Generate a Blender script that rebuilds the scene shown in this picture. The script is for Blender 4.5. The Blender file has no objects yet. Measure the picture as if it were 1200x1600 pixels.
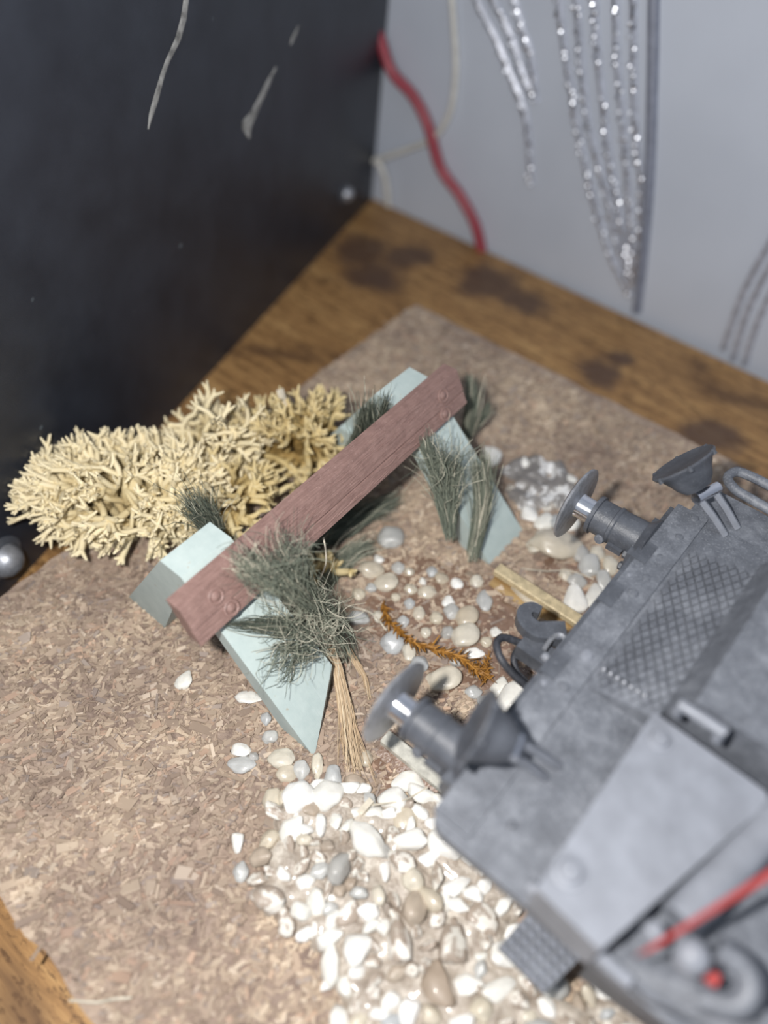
import bpy, bmesh, math, random
import numpy as np
from mathutils import Vector, Matrix, noise as mnoise

random.seed(7)
rng = np.random.default_rng(7)
SC = bpy.context.scene
COL = SC.collection
MM = 0.001                                   # everything below is written in millimetres

# ------------------------------------------------------------------ camera, world, lamp, exposure
FPX = 1233.0
CAMP = Vector((0.0, -26.25, 52.0))
M = np.array([[0.76403263, 0.49840456, -0.4096914],
              [0.64507324, -0.57870435, 0.49898075],
              [0.01160408, -0.64551853, -0.76365645]])    # rows: world X, Y, Z in (right, down, forward)
cd = bpy.data.cameras.new('camera'); cam = bpy.data.objects.new('camera', cd); COL.objects.link(cam)
cd.sensor_fit = 'VERTICAL'; cd.sensor_height = 24.0; cd.lens = 24.0 * FPX / 1600.0
cd.clip_start = 0.002; cd.clip_end = 20
R, D, F = M[:, 0], M[:, 1], M[:, 2]
mw = Matrix.Identity(4)
for i in range(3):
    mw[i][0] = R[i]; mw[i][1] = -D[i]; mw[i][2] = -F[i]; mw[i][3] = CAMP[i] * MM
cam.matrix_world = mw
cd.dof.use_dof = True; cd.dof.focus_distance = 55.0 * MM; cd.dof.aperture_fstop = 12.0
cd.dof.aperture_blades = 0
SC.camera = cam

w = bpy.data.worlds.new('room_light'); SC.world = w; w.use_nodes = True
bg = w.node_tree.nodes['Background']; bg.inputs[0].default_value = (0.80, 0.88, 1.0, 1); bg.inputs[1].default_value = 0.42
ld = bpy.data.lights.new('phone_flash', 'POINT'); ld.energy = 0.148; ld.shadow_soft_size = 1.2 * MM; ld.color = (1.0, 0.97, 0.93)
lo = bpy.data.objects.new('phone_flash', ld); COL.objects.link(lo); lo.location = Vector((-7.5, -29.5, 54.5)) * MM

SC.view_settings.view_transform = 'Standard'; SC.view_settings.look = 'None'
SC.view_settings.gamma = 1.0; SC.view_settings.use_curve_mapping = False
SC.view_settings.exposure = 0.30

# ------------------------------------------------------------------ measuring helpers
def ray(px, py):
    v = np.array([px - 600.0, py - 800.0, FPX]); v = M @ v
    return Vector(v / np.linalg.norm(v))
def at(px, py, z):                           # the point of the plane at height z
    d = ray(px, py); return CAMP + d * ((z - CAMP.z) / d.z)
def aty(px, py, y):                          # the point of the upright plane at depth y
    d = ray(px, py); return CAMP + d * ((y - CAMP.y) / d.y)
def hitp(px, py, p0, n):
    d = ray(px, py); return CAMP + d * ((p0 - CAMP).dot(n) / d.dot(n))

def proj(p):
    q = M.T @ (np.array(p, float) - np.array(CAMP)); return 600 + FPX * q[0] / q[2], 800 + FPX * q[1] / q[2]

WY = 53.3; DZ = -4.0
# ------------------------------------------------------------------ materials
def lin(c):
    return tuple(((v / 255) / 12.92 if v / 255 <= .04045 else ((v / 255 + .055) / 1.055) ** 2.4) for v in c) + (1.0,)
class NT:
    def __init__(s, name):
        s.m = bpy.data.materials.new(name); s.m.use_nodes = True; s.t = s.m.node_tree
        s.b = s.t.nodes['Principled BSDF']
    def n(s, typ, **kw):
        n = s.t.nodes.new(typ)
        for k, v in kw.items():
            if k in n.inputs: n.inputs[k].default_value = v
            else: setattr(n, k, v)
        return n
    def l(s, a, b): s.t.links.new(a, b)
    def co(s, scale=(1, 1, 1), rot=(0, 0, 0)):
        tc = s.n('ShaderNodeTexCoord'); mp = s.n('ShaderNodeMapping')
        mp.inputs['Scale'].default_value = tuple(1000 * v for v in scale); mp.inputs['Rotation'].default_value = rot
        s.l(tc.outputs['Object'], mp.inputs[0]); return mp.outputs[0]
    def noise(s, vec, scale, detail=4, rough=.55, dist=0):
        n = s.n('ShaderNodeTexNoise'); s.l(vec, n.inputs['Vector'])
        n.inputs['Scale'].default_value = scale; n.inputs['Detail'].default_value = detail
        n.inputs['Roughness'].default_value = rough; n.inputs['Distortion'].default_value = dist
        return n.outputs['Fac']
    def ramp(s, fac, stops):
        r = s.n('ShaderNodeValToRGB'); e = r.color_ramp.elements
        e[0].position, e[0].color = stops[0]; e[1].position, e[1].color = stops[-1]
        for p, c in stops[1:-1]:
            q = e.new(p); q.color = c
        s.l(fac, r.inputs[0]); return r.outputs[0]
    def mix(s, fac, a, b, mode='MIX'):
        m = s.n('ShaderNodeMix', data_type='RGBA', blend_type=mode)
        for i, v in ((0, fac), (6, a), (7, b)):
            if hasattr(v, 'is_output'): s.l(v, m.inputs[i])
            else: m.inputs[i].default_value = v
        return m.outputs[2]
    def bump(s, h, strength=.5, dist=.1):
        b = s.n('ShaderNodeBump'); b.inputs['Strength'].default_value = strength; b.inputs['Distance'].default_value = dist * MM
        s.l(h, b.inputs['Height']); s.l(b.outputs[0], s.b.inputs['Normal']); return b
    def set(s, col=None, rough=.5, metal=0, spec=.5, **kw):
        if col is not None:
            if hasattr(col, 'is_output'): s.l(col, s.b.inputs['Base Color'])
            else: s.b.inputs['Base Color'].default_value = col
        s.b.inputs['Roughness'].default_value = rough; s.b.inputs['Metallic'].default_value = metal
        s.b.inputs['Specular IOR Level'].default_value = spec
        for k, v in kw.items(): s.b.inputs[k].default_value = v
        return s.m
MAT = {}
def simple(name, c, rough=.5, metal=0, var=.25, scale=1.2, bump=.3, bscale=6, spec=.5, bd=.06):
    t = NT(name); v = t.co(); n = t.noise(v, scale, 5)
    a = lin(tuple(max(0, x * (1 - var)) for x in c)); b = lin(tuple(min(255, x * (1 + var)) for x in c))
    col = t.ramp(n, [(.3, a), (.7, b)])
    if bump: t.bump(t.noise(v, bscale, 4), bump, bd)
    MAT[name] = t.set(col, rough, metal, spec); return MAT[name]

# chipboard
t = NT('chipboard'); v = t.co()
n1 = t.noise(v, .9, 6, .7, .6); n2 = t.noise(v, .09, 3, .6); n3 = t.noise(t.co((1, 2.4, 1), (0, 0, .7)), 2.2, 3)
c1 = t.ramp(n1, [(.30, lin((128, 112, 103))), (.48, lin((164, 146, 132))), (.62, lin((186, 168, 152))), (.8, lin((208, 193, 177)))])
c2 = t.ramp(n2, [(.38, lin((196, 190, 192))), (.6, lin((255, 252, 248)))])
col = t.mix(.75, c1, c2, 'MULTIPLY'); t.bump(n3, .6, .25)
MAT['chipboard'] = t.set(col, .8, 0, .3)
t = NT('wood_chip'); a = t.n('ShaderNodeVertexColor'); a.layer_name = 'tint'; v = t.co()
c2 = t.ramp(t.noise(v, .09, 3, .6), [(.38, lin((196, 190, 192))), (.6, lin((255, 252, 248)))])
MAT['wood_chip'] = t.set(t.mix(.75, a.outputs[0], c2, 'MULTIPLY'), .75, 0, .35)
# desk
t = NT('desk_wood'); v = t.co((.12, 1.0, 1), (0, 0, .03)); n1 = t.noise(v, 1.1, 7, .62, .8); n2 = t.noise(t.co((.5, 1, 1)), .11, 3, .6, .3)
n3 = t.noise(t.co((.35, 1, 1)), 2.6, 5, .7)
c = t.ramp(n1, [(.25, lin((114, 84, 54))), (.5, lin((162, 124, 80))), (.75, lin((196, 158, 106)))])
k = t.ramp(n2, [(.34, (.6, .6, .6, 1)), (.44, (0, 0, 0, 1))])
c = t.mix(k, c, lin((74, 54, 44)))
for px, py, rr in ((560, 390, 3.2), (640, 400, 2.6), (585, 430, 3.0), (760, 440, 3.4), (820, 470, 2.6), (935, 585, 2.2), (965, 560, 1.4), (1110, 682, 2.4), (470, 400, 2.0)):
    p = at(px, py, DZ) - Vector((-10, -18.4, DZ - 6)); vm = t.n('ShaderNodeVectorMath', operation='DISTANCE'); nv = t.n('ShaderNodeTexNoise'); nv.inputs['Scale'].default_value = .3; nv.inputs['Detail'].default_value = 4
    vv = t.co(); t.l(vv, nv.inputs['Vector']); ad = t.n('ShaderNodeVectorMath', operation='MULTIPLY_ADD'); t.l(nv.outputs['Color'], ad.inputs[0]); ad.inputs[1].default_value = (5, 5, 0); t.l(vv, ad.inputs[2])
    t.l(ad.outputs[0], vm.inputs[0]); vm.inputs[1].default_value = (p.x + 2.5, p.y + 2.5, p.z)
    dv = t.n('ShaderNodeMath', operation='DIVIDE'); t.l(vm.outputs['Value'], dv.inputs[0]); dv.inputs[1].default_value = rr * 2
    c = t.mix(t.ramp(dv.outputs[0], [(.35, (.85, .85, .85, 1)), (.75, (0, 0, 0, 1))]), c, lin((84, 66, 58)))
sp = t.ramp(n3, [(.52, (0, 0, 0, 1)), (.62, (.75, .75, .75, 1))]); c = t.mix(sp, c, lin((84, 58, 36)))
MAT['desk_wood'] = t.set(c, .48, 0, .4)
# black panel
t = NT('black_paint'); v = t.co(); n = t.noise(v, .25, 4); col = t.ramp(n, [(.3, lin((36, 39, 47))), (.7, lin((46, 50, 59)))])
sp = t.n('ShaderNodeTexVoronoi'); t.l(v, sp.inputs['Vector']); sp.inputs['Scale'].default_value = .22
dots = t.ramp(sp.outputs['Distance'], [(.03, (1, 1, 1, 1)), (.07, (0, 0, 0, 1))])
col = t.mix(dots, col, lin((84, 92, 98))); t.bump(t.noise(v, 9, 3), .25, .05)
MAT['black_paint'] = t.set(col, .38, 0, .5)
# wallpaper
t = NT('silver_wallpaper'); v = t.co(); n = t.noise(v, .05, 3); wv = t.noise(t.co((1, 1, .25)), 4, 3)
col = t.ramp(n, [(.3, lin((186, 193, 206))), (.7, lin((198, 205, 218)))]); t.bump(wv, .35, .08)
MAT['silver_wallpaper'] = t.set(col, .5, .0, .5)
simple('wallpaper_cord', (178, 182, 194), .35, .25, .1, 1, .3, 5)
simple('seam_cord', (126, 131, 146), .5, 0, .08, 1, .3, 5)
t = NT('glitter'); v = t.co(); MAT['glitter'] = t.set(lin((225, 228, 236)), .32, 1.0)
# buffer stop
t = NT('pale_blue_plastic'); v = t.co(); n = t.noise(v, .8, 6, .7); col = t.ramp(n, [(.3, lin((172, 187, 186))), (.7, lin((187, 200, 198)))])
g = t.noise(t.co((.3, 5, .3), (0, 0, .2)), 3.2, 3)
sp = t.ramp(t.noise(v, 1.7, 2), [(.70, (0, 0, 0, 1)), (.74, (.7, .7, .7, 1))]); col = t.mix(sp, col, lin((170, 160, 140)))
t.bump(g, .22, .06); MAT['pale_blue_plastic'] = t.set(col, .5, 0, .45)
t = NT('red_brown_plastic'); v = t.co((.9, .12, .9)); g = t.noise(v, 4.5, 4, .6, .3)
n = t.noise(t.co(), 1.2, 6, .7); col = t.ramp(n, [(.3, lin((124, 98, 92))), (.7, lin((147, 119, 112)))])
dust = t.ramp(t.noise(t.co(), 8, 3), [(.6, (0, 0, 0, 1)), (.72, (.5, .5, .5, 1))]); col = t.mix(dust, col, lin((184, 156, 150)))
t.bump(g, .5, .22); MAT['red_brown_plastic'] = t.set(col, .47, 0, .5)
# loco
t = NT('dusty_grey_plastic'); v = t.co(); n = t.noise(v, .55, 6, .7); f = t.noise(v, 7, 3, .6)
col = t.ramp(n, [(.25, lin((74, 77, 84))), (.5, lin((100, 104, 112))), (.74, lin((134, 138, 146)))])
d = t.ramp(f, [(.55, (0, 0, 0, 1)), (.78, (.6, .6, .6, 1))]); col = t.mix(d, col, lin((160, 163, 170)))
t.bump(f, .5, .06); MAT['dusty_grey_plastic'] = t.set(col, .5, 0, .5)
t = NT('dark_grey_plastic'); v = t.co(); f = t.noise(v, 8, 3, .6)
col = t.ramp(t.noise(v, .8, 5), [(.3, lin((64, 67, 74))), (.7, lin((90, 94, 102)))]); d = t.ramp(f, [(.58, (0, 0, 0, 1)), (.8, (.5, .5, .5, 1))])
col = t.mix(d, col, lin((140, 144, 150))); t.bump(f, .4, .05); MAT['dark_grey_plastic'] = t.set(col, .42, 0, .5)
simple('light_grey_plastic', (126, 130, 139), .45, 0, .08, .6, .4, 6)
simple('black_rubber', (52, 54, 60), .5, 0, .2, 3, .4, 8)
simple('red_plastic', (168, 70, 68), .45, 0, .08, 1, .1, 5)
simple('polished_metal', (214, 216, 222), .16, 1, .04, 1, .1, 6)
simple('worn_steel', (164, 167, 174), .40, .62, .12, 2, .3, 9)
t = NT('brass_rail'); v = t.co((.15, 1, 1)); col = t.ramp(t.noise(v, 2, 5), [(.3, lin((142, 112, 70))), (.7, lin((186, 158, 112)))]); t.bump(t.noise(v, 6, 3), .3, .05)
MAT['brass_rail'] = t.set(col, .42, .35)
simple('pale_rail_top', (198, 196, 186), .4, .2, .1, 2, .4, 6)
simple('pale_brass', (196, 180, 146), .42, .15, .12, 2, .4, 6)
# stones
def stone(name, stops, rough, coat=0, stain=None, spec=.5):
    t = NT(name); oi = t.n('ShaderNodeObjectInfo'); v = t.co()
    c = t.ramp(oi.outputs['Random'], stops)
    n = t.noise(v, .9, 5, .6); k = t.ramp(n, [(.35, (.80, .80, .80, 1)), (.65, (1, 1, 1, 1))]); c = t.mix(1.0, c, k, 'MULTIPLY')
    if stain:
        k2 = t.ramp(t.noise(v, .55, 4, .6), [(stain[0], (0, 0, 0, 1)), (stain[0] + .05, (.9, .9, .9, 1))]); c = t.mix(k2, c, lin(stain[1]))
    t.bump(t.noise(v, 1.6, 4), .35, .15)
    MAT[name] = t.set(c, rough, 0, spec, **{'Coat Weight': coat, 'Coat Roughness': .12, 'Subsurface Weight': .12, 'Subsurface Radius': (.0006, .0005, .0004)}); return MAT[name]
stone('white_stone', [(0, lin((226, 224, 216))), (1, lin((246, 245, 242)))], .5, .25)
stone('cream_stone', [(0, lin((196, 184, 164))), (.5, lin((214, 208, 194))), (1, lin((206, 196, 176)))], .35, .6)
stone('grey_stone', [(0, lin((172, 170, 166))), (.5, lin((190, 190, 187))), (1, lin((182, 185, 187)))], .4, .3)
stone('stained_stone', [(0, lin((228, 224, 214))), (1, lin((240, 236, 228)))], .5, .3, (.45, (150, 134, 120)))
stone('dirty_stone', [(0, lin((164, 148, 132))), (.5, lin((182, 168, 152))), (1, lin((146, 135, 125)))], .5, .3)
t = NT('dried_glue'); v = t.co(); n = t.noise(v, .8, 6, .7, .4)
col = t.ramp(n, [(.3, lin((132, 119, 107))), (.5, lin((168, 157, 145))), (.72, lin((208, 201, 190)))]); t.bump(t.noise(v, 1.3, 5), .8, .4)
MAT['dried_glue'] = t.set(col, .35, 0, .5, **{'Coat Weight': .5, 'Coat Roughness': .15})
t = NT('grey_cement'); v = t.co(); n = t.noise(v, .75, 5, .65, .5)
col = t.ramp(n, [(.42, lin((124, 120, 118))), (.54, lin((140, 136, 133))), (.60, lin((222, 222, 222))), (.8, lin((240, 240, 240)))]); t.bump(n, .8, .5)
MAT['grey_cement'] = t.set(col, .5)
t = NT('brown_varnish'); v = t.co(); col = t.ramp(t.noise(v, .8, 5, .6), [(.3, lin((106, 82, 68))), (.7, lin((146, 120, 102)))]); t.bump(t.noise(v, 2, 5), .5, .3)
MAT['brown_varnish'] = t.set(col, .3, 0, .5, **{'Coat Weight': .6, 'Coat Roughness': .15})
# plants
def plant(name, stops, rough=.8):
    t = NT(name); a = t.n('ShaderNodeVertexColor'); a.layer_name = 'tint'
    s_ = t.n('ShaderNodeSeparateColor'); t.l(a.outputs[0], s_.inputs[0])
    c = t.ramp(s_.outputs[0], stops); MAT[name] = t.set(c, rough, 0, .25); return MAT[name]
plant('dark_green_fibre', [(0, lin((68, 75, 68))), (.4, lin((97, 104, 93))), (.7, lin((134, 138, 123))), (1, lin((206, 200, 182)))])
plant('straw_fibre', [(0, lin((150, 124, 96))), (.5, lin((188, 164, 134))), (1, lin((216, 198, 170)))])
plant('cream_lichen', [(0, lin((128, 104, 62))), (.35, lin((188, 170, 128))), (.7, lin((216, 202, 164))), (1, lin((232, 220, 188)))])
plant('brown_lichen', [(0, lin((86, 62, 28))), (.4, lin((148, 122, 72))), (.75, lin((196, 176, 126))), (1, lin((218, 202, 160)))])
plant('rusty_sprig', [(0, lin((96, 64, 24))), (.5, lin((142, 98, 42))), (1, lin((176, 128, 62)))], .5)
simple('red_cable_skin', (150, 60, 72), .4, 0, .05, 1, 0)
simple('white_cable_skin', (206, 205, 200), .4, 0, .05, 1, 0)
simple('chip_pale', (196, 188, 172), .8, 0, .15, 1, .4, 5)

# ------------------------------------------------------------------ object helpers
WL = {}
def link(o, loc, parent):
    pw = WL[parent.name] if parent else Vector((0, 0, 0))
    o.parent = parent; o.location = (loc - pw) * MM; COL.objects.link(o); WL[o.name] = loc.copy()
def tag(o, label=None, cat=None, group=None, kind=None):
    if label: o['label'] = label
    if cat: o['category'] = cat
    if group: o['group'] = group
    if kind: o['kind'] = kind
    return o
def empty(name, loc, label=None, cat=None, group=None):
    o = bpy.data.objects.new(name, None); o.empty_display_size = .002; link(o, Vector(loc), None)
    return tag(o, label, cat, group)
def pyobj(name, V, Fc, mat, parent=None, smooth=False, tint=None):
    V = np.asarray(V, float); c = (V.min(0) + V.max(0)) / 2; c[2] = V[:, 2].min()
    me = bpy.data.meshes.new(name); me.from_pydata(((V - c) * MM).tolist(), [], [tuple(f) for f in Fc])
    if tint is not None:                      # one value or colour per vertex
        ca = me.color_attributes.new('tint', 'FLOAT_COLOR', 'POINT')
        T = np.asarray(tint, float)
        if T.ndim == 1: T = np.repeat(T[:, None], 3, 1)
        ca.data.foreach_set('color', np.hstack([T, np.ones((len(T), 1))]).ravel())
    if smooth: me.polygons.foreach_set('use_smooth', [True] * len(me.polygons))
    me.materials.append(MAT[mat]); o = bpy.data.objects.new(name, me); link(o, Vector(c), parent); return o
class MB:
    """collects shapes in mm and links them as one mesh object"""
    def __init__(s): s.bm = bmesh.new()
    def poly(s, pts, h):                      # prism: a closed outline swept by vector h
        h = Vector(h); a = [s.bm.verts.new(p) for p in pts]; b = [s.bm.verts.new(Vector(p) + h) for p in pts]
        n = len(a); s.bm.faces.new(a[::-1]); s.bm.faces.new(b)
        for i in range(n): s.bm.faces.new((a[i], a[(i + 1) % n], b[(i + 1) % n], b[i]))
        return s
    def box(s, lo, hi, ax=None):
        lo, hi = Vector(lo), Vector(hi)
        return s.poly([(lo.x, lo.y, lo.z), (hi.x, lo.y, lo.z), (hi.x, hi.y, lo.z), (lo.x, hi.y, lo.z)], (0, 0, hi.z - lo.z))
    def lathe(s, p, d, prof, seg=28):         # prof: (distance along d, radius)
        p, d = Vector(p), Vector(d).normalized(); u = d.orthogonal().normalized(); v = d.cross(u)
        rings = []
        for a, r in prof:
            if r < 1e-4: rings.append([s.bm.verts.new(p + d * a)])
            else: rings.append([s.bm.verts.new(p + d * a + (u * math.cos(2 * math.pi * k / seg) + v * math.sin(2 * math.pi * k / seg)) * r) for k in range(seg)])
        for A, B in zip(rings, rings[1:]):
            for k in range(seg):
                q = [A[k % len(A)], A[(k + 1) % len(A)] if len(A) > 1 else None, B[(k + 1) % len(B)] if len(B) > 1 else B[0], B[k] if len(B) > 1 else None]
                q = [x for x in q if x is not None]
                if len(q) > 2:
                    try: s.bm.faces.new(q)
                    except ValueError: pass
        for e in (rings[0], rings[-1]):
            if len(e) > 2: s.bm.faces.new(e)
        return s
    def tube(s, pts, r, seg=8, taper=None, closed_ends=True):
        pts = [Vector(p) for p in pts]; N = len(pts); prev = None; rings = []
        for i, p in enumerate(pts):
            d = (pts[min(i + 1, N - 1)] - pts[max(i - 1, 0)]).normalized()
            u = d.orthogonal().normalized() if prev is None else (prev - d * prev.dot(d)).normalized()
            prev = u; v = d.cross(u); rr = r if taper is None else r + (taper - r) * i / (N - 1)
            rings.append([s.bm.verts.new(p + (u * math.cos(2 * math.pi * k / seg) + v * math.sin(2 * math.pi * k / seg)) * rr) for k in range(seg)])
        for A, B in zip(rings, rings[1:]):
            for k in range(seg): s.bm.faces.new((A[k], A[(k + 1) % seg], B[(k + 1) % seg], B[k]))
        if closed_ends: s.bm.faces.new(rings[0][::-1]); s.bm.faces.new(rings[-1])
        return s
    def bevel(s, w=.12, seg=2, ang=35):
        es = [e for e in s.bm.edges if len(e.link_faces) == 2 and e.calc_face_angle(0) > math.radians(ang)]
        bmesh.ops.bevel(s.bm, geom=es, offset=w, segments=seg, affect='EDGES', profile=.6, clamp_overlap=True); return s
    def obj(s, name, mat, parent=None, smooth=False, auto=True):
        bmesh.ops.recalc_face_normals(s.bm, faces=s.bm.faces)
        c = Vector((0, 0, 0)); vs = [v.co.copy() for v in s.bm.verts]
        lo = Vector(map(min, zip(*vs))); hi = Vector(map(max, zip(*vs))); c = (lo + hi) / 2; c.z = lo.z
        for v in s.bm.verts: v.co = (v.co - c) * MM
        me = bpy.data.meshes.new(name); s.bm.to_mesh(me); s.bm.free(); me.materials.append(MAT[mat])
        if smooth: me.polygons.foreach_set('use_smooth', [True] * len(me.polygons)); me.set_sharp_from_angle(angle=math.radians(38))
        o = bpy.data.objects.new(name, me); link(o, c, parent); return o
def spline(pts, n=8):                         # Catmull-Rom through points
    P = [Vector(p) for p in pts]; P = [P[0] * 2 - P[1]] + P + [P[-1] * 2 - P[-2]]; out = []
    for i in range(1, len(P) - 2):
        a, b, c, d = P[i - 1:i + 3]
        for k in range(n):
            t = k / n; out.append(.5 * ((2 * b) + (c - a) * t + (2 * a - 5 * b + 4 * c - d) * t * t + (3 * b - a - 3 * c + d) * t ** 3))
    out.append(P[-2]); return out

# ------------------------------------------------------------------ the setting
m = MB(); m.box((-150, WY, -40), (120, WY + 3, 160)); wall = tag(m.obj('wall_back', 'silver_wallpaper'), 'silver grey wallpaper wall behind the desk with glittering leaf lines', None, None, 'structure')
# desk board
desk = empty('desk', (-20, 0, DZ - 6), 'brown rustic wood desk top with dark stains under the chipboard base', 'desk')
m = MB(); m.poly([(-110, -90, DZ - 6), (90, -90, DZ - 6), (90, 51.6, DZ - 6), (-10.2, 51.8, DZ - 6), (-70, 53.2, DZ - 6), (-110, 53.2, DZ - 6)], (0, 0, 6)); m.bevel(.5, 2)
m.obj('desk_top', 'desk_wood', desk)

# glittering embossed lines of the wallpaper
LINES = [
 [(872, -40), (876, 20), (885, 90), (905, 210), (930, 320), (955, 400), (987, 464)],
 [(898, -40), (903, 20), (912, 130), (925, 215), (948, 300), (965, 380), (988, 455)],
 [(929, -40), (931, 30), (935, 90), (945, 180), (955, 260), (968, 330), (986, 440)],
 [(962, -40), (963, 20), (964, 80), (970, 150), (978, 240), (984, 330), (990, 445)],
 [(990, -40), (990, 20), (991, 100), (992, 180), (997, 240), (1003, 285), (1002, 350), (992, 450)],
 [(728, -40), (745, 0), (775, 60), (795, 110), (812, 150), (825, 200), (831, 290)],
 [(755, -40), (770, 0), (790, 35), (805, 75), (815, 110), (832, 150)],
 [(795, -40), (805, 0), (815, 40), (830, 90), (838, 160)],
 [(1330, 190), (1265, 280), (1215, 360), (1180, 420), (1158, 465), (1130, 545)],
 [(1330, 230), (1265, 320), (1215, 395), (1185, 450), (1165, 495), (1145, 562)],
 [(1330, 270), (1265, 360), (1215, 440), (1190, 490), (1175, 530), (1163, 570)]]
def wl(pl): return spline([aty(x, y, WY) for x, y in pl], 7)
for i, pl in enumerate(LINES):
    p = wl(pl); q = MB(); q.tube(p, .42, 6); cord = q.obj('embossed_line', 'wallpaper_cord', wall, True)
    g = MB()
    if i < 8:
        for a, b in zip(p, p[1:]):
            L = (b - a).length; nb = max(1, int(L / .45))
            for k in range(nb):
                if random.random() < .12: continue
                c = a.lerp(b, (k + random.random()) / nb) + Vector((random.uniform(-.3, .3), -.42, random.uniform(-.2, .2)))
                n = Vector((random.gauss(.1, .3), -1, random.gauss(.28, .3))).normalized(); u = n.orthogonal().normalized(); v = n.cross(u)
                f = [g.bm.verts.new(c + (u * math.cos(t_) + v * math.sin(t_)) * .24) for t_ in (0, 1.05, 2.09, 3.14, 4.19, 5.24)]
                top = g.bm.verts.new(c + n * .06)
                for j in range(6): g.bm.faces.new((f[j], f[(j + 1) % 6], top))
        go = g.obj('glitter', 'glitter', cord); go['kind'] = 'stuff'
p = wl([(1024, -40), (1022, 0), (1020, 120), (1015, 280), (1005, 400), (995, 487)]); q = MB(); q.tube(p, .6, 8); q.obj('wallpaper_seam', 'seam_cord', wall, True)

# black panel
b0 = at(580, 312, DZ); b1 = at(90, 842, DZ); top = aty(607, 0, WY - .4)
dirb = (b1 - b0).normalized(); up = (top - b0).normalized(); nb = dirb.cross(up).normalized()
if nb.x > 0: nb = -nb
panel = empty('black_panel', (b0 + b1) / 2, 'matte black painted panel standing upright on the desk beside the base', 'panel')
B1 = b0 + dirb * 150; m = MB(); m.poly([b0, B1, B1 + up * 130, b0 + up * 130], nb * 4); m.bevel(.25, 2); m.obj('board', 'black_paint', panel)
def onp(x, y, off=0): return hitp(x, y, b0, nb) - nb * off
simple('scratch_white', (132, 132, 130), .7, 0, .3, 1.2, .5, 3)
for pl, wd in (([(293, -12), (287, 30), (277, 62), (262, 95), (254, 118), (243, 155), (236, 178), (231, 202)], [4, 4.5, 4.5, 3.5, 3.5, 4.2, 3.5, .8]),
               ([(466, 40), (459, 58), (453, 70)], [1.2, 3, 1.0]), ([(431, 104), (419, 130), (407, 155), (397, 175), (386, 192), (385, 204), (390, 217)], [1.2, 3.5, 4, 5, 8, 6.5, 1])):
    V, Fc = [], []
    for i, ((x, y), ww) in enumerate(zip(pl, wd)):
        jx = random.uniform(-.8, .8)
        V += [onp(x - ww + jx, y - ww * .3, .02), onp(x + jx, y, .10), onp(x + ww + jx, y + ww * .3, .02)]
        if i:
            k = 3 * i; Fc += [(k - 3, k - 2, k + 1, k), (k - 2, k - 1, k + 2, k + 1)]
    pyobj('scratch', V, Fc, 'scratch_white', panel, True)
for x, y, r in ((538, 302, .95), (2, 872, 1.5)):
    p = onp(x, y); q = MB(); q.lathe(p + nb * .2, -nb, [(0, r * 1.35), (.35, r * 1.35), (.45, r * 1.1), (.45, 0)]); s = q.obj('screw_washer', 'dark_grey_plastic', panel, True)
    q = MB(); q.lathe(p - nb * .3, -nb, [(0, r * .95), (.5 * r, r * .9), (.85 * r, r * .6), (1.0 * r, r * .25), (1.03 * r, 0)]); q.obj('screw_head', 'worn_steel', panel, True)

# cables
def cable(name, pts, r, mat, label):
    q = MB(); q.tube(spline(pts, 10), r, 10); tag(q.obj(name, mat, None, True), label, 'cable')
cable('red_cable', [aty(578, 20, WY - 2.2), aty(594, 62, WY - 1.6), aty(612, 112, WY - 1.4), aty(645, 150, WY - 1.0), aty(668, 195, WY - 1.0), aty(688, 262, WY - 1.0), aty(718, 305, WY - .8), aty(742, 350, WY - .75), aty(753, 392, WY - .75)], .68, 'red_cable_skin', 'red cable hanging down against the silver wallpaper')
cable('white_cable', [aty(704, -30, WY - .5), aty(709, 40, WY - .5), aty(712, 110, WY - .5), aty(703, 175, WY - .5), aty(678, 214, WY - .7), aty(640, 232, WY - .8), aty(606, 244, WY - 1.0), aty(584, 252, WY - 1.3)], .38, 'white_cable_skin', 'thin white cable curving behind the red cable')
cable('short_white_cable', [aty(586, 246, WY - 1.2), aty(598, 266, WY - 1.0), aty(604, 290, WY - .8), aty(607, 322, WY - .6)], .42, 'white_cable_skin', 'short white cable end in the corner beside the black panel')

# ------------------------------------------------------------------ chipboard base
base = empty('chipboard_base', (-10, 0, DZ), 'rough brown chipboard diorama base lying on the desk', 'base')
def edge(a, b, n, j):
    a, b = Vector(a), Vector(b); d = (b - a); nn = Vector((-d.y, d.x)).normalized(); out = []
    for i in range(n): out.append(a + d * i / n + nn * (random.uniform(-j, j) if i else 0))
    return out
ol = edge((-45.3, -31.1), (45, -31.1), 60, .3) + edge((45, -31.1), (45, 33.2), 12, .1) + edge((45, 33.2), (-44.7, 33.2), 60, .15) + edge((-44.7, 33.2), (-45.3, -31.1), 45, .15)
m = MB(); m.poly([(p.x, p.y, DZ) for p in ol], (0, 0, -DZ)); m.bevel(.22, 1, 60); m.obj('board', 'chipboard', base)
N = 56000
cx = rng.uniform(-44.6, 20, N); cy = rng.uniform(-30.75, 32.2, N)
keep = ~((cx > -5) & (cy > -12) & (cy < 15)); cx, cy = cx[keep], cy[keep]; N = len(cx)
ln = rng.gamma(3, .2, N) * .32 + .10; wd = ln * rng.uniform(.18, .6, N) ; big = rng.random(N) < .02; ln[big] *= 2.6; wd[big] *= .8
th = rng.uniform(.04, .12, N); an = rng.normal(.9, .8, N); tx = rng.normal(0, .2, N); ty = rng.normal(0, .2, N)
cz = rng.uniform(-.05, .14, N)
pal = np.array([lin(c)[:3] for c in ((152, 136, 126), (166, 149, 137), (178, 162, 148), (190, 174, 159), (204, 189, 173), (216, 203, 190), (190, 164, 148), (160, 150, 147))])
pal = pal * np.array([1.02, 1.0, .93])
pal = pal * .8 + pal.mean(0) * .2
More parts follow.
